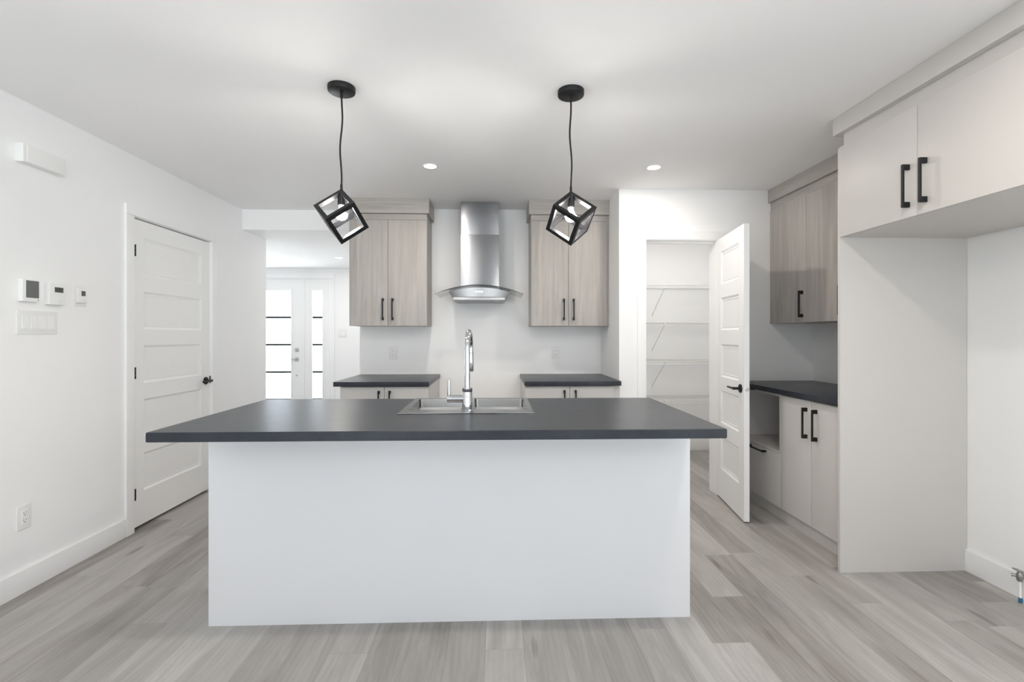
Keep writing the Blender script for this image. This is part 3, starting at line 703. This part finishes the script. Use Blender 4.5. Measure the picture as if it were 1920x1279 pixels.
# ------------------------------------------------------------------ pendants
def pendant(X, Y, az, phase_cord, label):
    r = thing('pendant_lamp', (X, Y, CZ), label, 'pendant lamp', 'black cube pendants over the island')
    cn = MB().lathe([(0, -0.026), (0.056, -0.026), (0.061, -0.023), (0.0625, -0.018), (0.0625, -0.0005), (0, -0.0005)], seg=48)
    cn.tube([(0, 0, -0.026), (0, 0, -0.030), (0, 0, -0.052)], 0.007, 16, radii=[0.008, 0.0075, 0.0055])
    obj('canopy', cn.xf(Matrix.Translation((X, Y, CZ))), M_BLACK, r)
    zt = 1.9515
    pts = []
    z_a, z_b = CZ - 0.050, zt + 0.022
    for k in range(25):
        t_ = k / 24; e = math.sin(math.pi * t_)
        pts.append((X + e * 0.006 * math.sin(2 * math.pi * t_ * 1.1 + phase_cord), Y + e * 0.004 * math.cos(5 * t_), z_a + (z_b - z_a) * t_))
    obj('cord', MB().tube(pts, 0.0042, 10), M_BLACK, r)
    so = MB().tube([(X, Y, zt + 0.026), (X, Y, zt + 0.022), (X, Y, zt - 0.012)], 0.0065, 16, radii=[0.004, 0.006, 0.0065])
    so.lathe([(0, 0), (0.012, -0.001), (0.0172, -0.006), (0.0175, -0.012), (0.0175, -0.062), (0.016, -0.064), (0, -0.064)], seg=32, o=(X, Y, zt - 0.011))
    obj('lamp_socket', so, M_BLACK, r)
    # wire cube hanging from one corner
    a = 0.151; hw = 0.0095
    axes = []
    for k in range(3):
        th = az + k * 2 * math.pi / 3; c = math.sqrt(2.0 / 3)
        axes.append(Vector((math.cos(th) * c, math.sin(th) * c, -1 / math.sqrt(3))))
    O = Vector((X, Y, zt + 0.004)); cube = MB(); e = 2 * hw
    M = Matrix((axes[0], axes[1], axes[2])).transposed().to_4x4(); M = Matrix.Translation(O) @ M
    t = bmesh.new()
    def bar(lo, hi):
        q = bmesh.new(); bmesh.ops.create_cube(q, size=1)
        for v in q.verts: v.co = Vector([lo[i] + (v.co[i] + .5) * (hi[i] - lo[i]) for i in range(3)])
        me = bpy.data.meshes.new('t'); q.to_mesh(me); q.free(); t.from_mesh(me); bpy.data.meshes.remove(me)
    for ax in range(3):
        o1, o2 = [(1, 2), (0, 2), (0, 1)][ax]
        for p in (0, a - e):
            for q_ in (0, a - e):
                lo = [0, 0, 0]; hi = [0, 0, 0]
                s0, s1 = (0, a) if ax == 0 else (e, a - e)
                lo[ax], hi[ax] = s0, s1; lo[o1], hi[o1] = p, p + e; lo[o2], hi[o2] = q_, q_ + e
                if ax == 2: pass
                if ax == 1: lo[ax], hi[ax] = e, a - e
                bar(lo, hi)
    bmesh.ops.transform(t, matrix=M, verts=t.verts); bmesh.ops.recalc_face_normals(t, faces=t.faces)
    cube.merge(t); obj('cage', cube, M_BLACK, r, False)
    zb = zt - 0.075
    obj('bulb_base', MB().lathe([(0, 0), (0.0135, 0), (0.0135, -0.012), (0.0165, -0.018), (0.0168, -0.021), (0, -0.021)], seg=28, o=(X, Y, zb)), M_PLAST, r)
    br = 0.028
    obj('bulb', MB().lathe([(0.0160, 0.0), (0.0185, -0.010)] + [(br * math.cos(math.radians(q_)), -0.020 + br * math.sin(math.radians(q_))) for q_ in range(0, -90, -12)] + [(0, -0.020 - br)], seg=32, o=(X, Y, zb - 0.0215)), M_BULB, r, label='glowing frosted bulb')
pendant(-0.7215, 2.27, math.radians(13.7 + 180), 0.4, 'black cube pendant lamp hanging in front of the left oak wall cabinet')
pendant(0.356, 2.27, math.radians(40.4 + 180), 2.2, 'black cube pendant lamp hanging in front of the cabinet right of the hood')

# ------------------------------------------------------------------ recessed ceiling lights
def can(X, Y, z, label, watt):
    r = thing('recessed_light', (X, Y, z), label, 'ceiling light', 'round recessed ceiling lights')
    obj('trim_ring', MB().lathe([(0.042, 0.0), (0.042, -0.003), (0.052, -0.004), (0.056, -0.001), (0.056, 0.0)], seg=40, o=(X, Y, z)), M_PLAST, r)
    obj('lens', MB().lathe([(0, -0.0005), (0.042, -0.0005), (0.042, -0.0018), (0, -0.0022)], seg=40, o=(X, Y, z)), M_LENS, r)
    l = bpy.data.lights.new('recessed_or_fill_lamp', 'AREA'); l.shape = 'DISK'; l.size = 0.08; l.energy = watt; l.color = (1.0, 0.93, 0.86)
    o = bpy.data.objects.new('recessed_or_fill_lamp', l); COL.objects.link(o); o.location = (X, Y, z - 0.006)
can(-0.450, 3.305, CZ, 'glowing recessed light in the ceiling left of the two over the kitchen', CAN_W)
can(1.089, 3.278, CZ, 'glowing recessed light in the ceiling nearest the pantry door', CAN_W)
can(-1.968, 6.08, HZ, 'small glowing recessed light in the low entry hall ceiling', CAN_W)
for x, y, z in ((-0.45, 1.30, CZ), (1.089, 1.30, CZ), (-1.2, -1.9, CZ), (1.3, -1.9, CZ), (1.75, 4.30, CZ)):       # unseen fill lamps added to brighten the room, plus the pantry's own lamp
    l = bpy.data.lights.new('recessed_or_fill_lamp', 'AREA'); l.shape = 'DISK'; l.size = 0.10; l.energy = CAN_W * (1.0 if y > 4 else 1.3); l.color = (1.0, 0.97, 0.93) if y > 4 else (1.0, 0.93, 0.86)
    o = bpy.data.objects.new('recessed_or_fill_lamp', l); COL.objects.link(o); o.location = (x, y, z - 0.006)

# ------------------------------------------------------------------ pantry wire shelves
SHX0, SHX1 = 1.097, 2.535
def wire_shelf(z, label, foot):
    r = thing('wire_shelf', ((SHX0 + SHX1) / 2, PB, z), label, 'shelf', 'white wire shelves in the pantry')
    yb, yf = PB - 0.006, 4.85; wr = 0.0018
    m = MB(); n = 98
    for k in range(n + 1):
        x = SHX0 + 0.004 + (SHX1 - SHX0 - 0.008) * k / n
        m.tube([(x, yb, z), (x, yf, z), (x, yf - 0.001, z - 0.028)], wr, 4, caps=False)
    obj('wire_deck', m, M_WIRE, r, False)
    m = MB()
    for (y_, zz, rr_) in ((yb, z - 0.003, 0.003), (yf, z + 0.001, 0.003), (yf - 0.001, z - 0.029, 0.003), (5.05, z - 0.003, 0.0025)):
        m.tube([(SHX0, y_, zz), (SHX1, y_, zz)], rr_, 8)
    obj('rail', m, M_WIRE, r)
    for X in (1.728,):
        m = MB(); m.tube([(X, yf + 0.012, z - 0.024), (X, yf + 0.02, z - 0.034), (X, PB - 0.012, z - foot), (X, PB - 0.002, z - foot - 0.012)], 0.0055, 8)
        m.box(X - 0.007, X + 0.007, PB - 0.004, PB, z - foot - 0.03, z - foot + 0.004, 0.001)
        m.box(X - 0.005, X + 0.005, yf - 0.004, yf + 0.02, z - 0.034, z + 0.004, 0.001)
        obj('brace', m, M_PLAST, r)
    m = MB()
    for X in (1.58, 2.02): obj('wall_clip', MB().box(X - 0.006, X + 0.006, PB - 0.012, PB, z - 0.016, z + 0.004, 0.002), M_PLAST, r)
for z, lb, ft in ((1.789, 'topmost white wire shelf in the pantry', 0.28), (1.402, 'second white wire shelf from the top in the pantry', 0.28),
                  (1.005, 'third white wire shelf from the top in the pantry', 0.28), (0.607, 'lowest white wire shelf in the pantry, seen just above the worktop', 0.28)):
    wire_shelf(z, lb, ft)

# ------------------------------------------------------------------ things on the left wall
def wbox(y0, y1, z0, z1, d0, d1, bev=0.002): return MB().box(XL + d0, XL + d1, y0, y1, z0, z1, bev)
ch_ = thing('door_chime', (XL, 2.50, 2.115), 'white rectangular door chime high on the left wall', 'door chime')
obj('chime_cover', wbox(2.425, 2.625, 2.118, 2.205, 0, 0.046, 0.005), M_PLAST, ch_)
obj('end_cap', wbox(2.408, 2.4245, 2.116, 2.207, 0, 0.042, 0.004), M_PLAST, ch_); obj('end_cap', wbox(2.6255, 2.642, 2.116, 2.207, 0, 0.042, 0.004), M_PLAST, ch_)
th = thing('touch_thermostat', (XL, 2.46, 1.43), 'white wall controller with a large blank grey screen', 'wall controller')
cs = obj('case', wbox(2.425, 2.510, 1.437, 1.546, 0, 0.024, 0.003), M_PLAST, th)
obj('screen', wbox(2.441, 2.507, 1.456, 1.541, 0.0242, 0.0252, 0.0003), M_SCREEN, th, label='blank grey screen')
obj('button', MB().lathe([(0, 0), (0.0025, 0), (0.0025, 0.001), (0, 0.0014)], seg=14, mat=Matrix.Rotation(math.radians(90), 4, 'Y')).xf(Matrix.Translation((XL + 0.024, 2.503, 1.446))), M_SCREEN, th)
th = thing('thermostat', (XL, 2.6, 1.43), 'white square thermostat with a small dark display reading 25', 'thermostat')
obj('case', wbox(2.562, 2.655, 1.430, 1.542, 0, 0.028, 0.004), M_PLAST, th)
lc = obj('display', wbox(2.590, 2.640, 1.495, 1.522, 0.0282, 0.0290, 0.0002), M_LCD, th, label='dark lcd display')
def seg7(digs, y, z, w_, h_, s_):
    m = MB(); on = {'2': 'abged', '5': 'afgcd'}
    for i, c in enumerate(digs):
        o_ = y + i * (w_ + s_ * 2.2)
        P = {'a': (0, w_, h_ - s_, h_), 'g': (0, w_, h_ / 2 - s_ / 2, h_ / 2 + s_ / 2), 'd': (0, w_, 0, s_), 'b': (w_ - s_, w_, h_ / 2, h_), 'c': (w_ - s_, w_, 0, h_ / 2), 'f': (0, s_, h_ / 2, h_), 'e': (0, s_, 0, h_ / 2)}
        for k in on[c]:
            a0, a1, b0, b1 = P[k]; m.box(XL + 0.0291, XL + 0.0294, o_ + a0, o_ + a1, z + b0, z + b1)
    return m
obj('digits', seg7('25', 2.604, 1.4995, 0.010, 0.018, 0.0024), M_DIGIT, lc, False)
obj('button', wbox(2.616, 2.630, 1.449, 1.455, 0.028, 0.0295, 0.0005), M_PLAST2, th); obj('button', wbox(2.616, 2.630, 1.438, 1.444, 0.028, 0.0295, 0.0005), M_PLAST2, th)
th = thing('floor_heat_thermostat', (XL, 2.77, 1.43), 'small white thermostat with a square dark display on a wall plate', 'thermostat')
obj('wall_plate', wbox(2.735, 2.811, 1.432, 1.546, 0, 0.005, 0.002), M_PLAST2, th)
obj('case', wbox(2.747, 2.803, 1.452, 1.528, 0.0052, 0.018, 0.002), M_PLAST, th)
obj('display', wbox(2.764, 2.790, 1.490, 1.518, 0.0182, 0.019, 0.0002), M_LCD, th, label='dark lcd display')
for yy in (2.768, 2.784): obj('button', wbox(yy - 0.004, yy + 0.004, 1.466, 1.474, 0.018, 0.0195, 0.0005), M_PLAST2, th)
def switch_plate(n, mat4, W, H, label):
    r = thing('light_switch', mat4 @ Vector((0, 0, 0)), label, 'light switch')
    obj('wall_plate', MB().box(-W / 2, W / 2, -0.006, 0, -H / 2, H / 2, 0.003).xf(mat4), M_PLAST2, r)
    for k in range(n):
        x = (k - (n - 1) / 2) * 0.046
        q = MB().prism([(-0.006, -0.033), (-0.0115, -0.033), (-0.0075, 0.033), (-0.006, 0.033)], 'x', x - 0.0155, x + 0.0155)
        obj('rocker', q.xf(mat4), M_PLAST, r)
    return r
ML = Matrix.Rotation(math.radians(90), 4, 'Z')    # local -y -> world +X
switch_plate(4, Matrix.Translation((XL, 2.523, 1.334)) @ ML, 0.216, 0.118, 'white four-gang rocker switch plate below the wall thermostats')
switch_plate(2, Matrix.Translation((-2.235, YE, 1.303)), 0.118, 0.118, 'white double rocker switch on the far wall beside the entry door')
def outlet(mat4, label, plug=False):
    r = thing('wall_outlet', mat4 @ Vector((0, 0, 0)), label, 'power outlet')
    obj('wall_plate', MB().box(-0.036, 0.036, -0.006, 0, -0.0585, 0.0585, 0.003).xf(mat4), M_PLAST2, r)
    f = obj('receptacle', MB().box(-0.0165, 0.0165, -0.0085, -0.0061, -0.034, 0.034, 0.002).xf(mat4), M_PLAST, r)
    for zz in (-0.018, 0.018):
        s_ = MB().box(-0.0072, -0.0052, -0.0088, -0.0083, zz - 0.001, zz + 0.008); s_.box(0.0052, 0.0072, -0.0088, -0.0083, zz, zz + 0.007)
        s_.lathe([(0, 0), (0.0026, 0), (0.0026, 0.0005), (0, 0.0005)], seg=12, mat=Matrix.Translation((0, -0.0083, zz - 0.0075)) @ Matrix.Rotation(math.radians(90), 4, 'X'))
        obj('socket_slots', s_.xf(mat4), M_DARK, f, False)
    if plug: obj('plug_in_cover', MB().box(0.004, 0.026, -0.022, -0.0089, -0.030, 0.046, 0.006).xf(mat4), M_PLAST, r)
outlet(Matrix.Translation((XL, 2.452, 0.372)) @ ML, 'white power outlet low on the left wall above the baseboard')
outlet(Matrix.Translation((-0.940, DB, 1.110)), 'white power outlet on the back wall under the left oak wall cabinet')
outlet(Matrix.Translation((0.552, DB, 1.112)), 'white power outlet on the back wall under the cabinet right of the hood')

# ------------------------------------------------------------------ water valve at the right edge
VX, VY, VZ = XR - 0.045, 2.205, 0.122
v = thing('shutoff_valve', (VX, VY, 0.0), 'small grey water shut-off valve sticking out of the baseboard at the right edge', 'valve')
obj('stub_pipe', MB().tube([(XR - BT, VY, VZ), (VX, VY, VZ)], 0.008, 14), M_BRASSY, v)
obj('valve_body', MB().tube([(VX, VY, VZ - 0.024), (VX, VY, VZ - 0.008), (VX, VY, VZ + 0.010), (VX, VY, VZ + 0.022)], 0.012, 16, radii=[0.010, 0.0135, 0.0125, 0.007]), M_BRASSY, v)
q = MB().lathe([(0, 0), (0.020, 0), (0.026, 0.003), (0.026, 0.006), (0.018, 0.008), (0, 0.007)], seg=24)
obj('valve_handle', q.xf(Matrix.Translation((VX - 0.004, VY, VZ + 0.022)) @ Matrix.Rotation(math.radians(18), 4, 'Y')), M_BRASSY, v)
obj('side_outlet', MB().tube([(VX, VY, VZ), (VX - 0.012, VY + 0.020, VZ - 0.004), (VX - 0.014, VY + 0.024, VZ - 0.005)], 0.007, 14, radii=[0.006, 0.0065, 0.0085]), M_BRASSY, v)
obj('supply_tube', MB().tube([(VX, VY, VZ - 0.023), (VX, VY - 0.002, VZ - 0.06), (VX - 0.006, VY - 0.008, 0.02)], 0.0045, 10), M_PLAST, v, label='thin white supply tube')
obj('tube_cap', MB().tube([(VX - 0.006, VY - 0.008, 0.022), (VX - 0.007, VY - 0.009, 0.001)], 0.008, 12), M_BLUE, v, label='blue cap')

for o in list(bpy.data.objects):
    if '_w' in o: del o['_w']
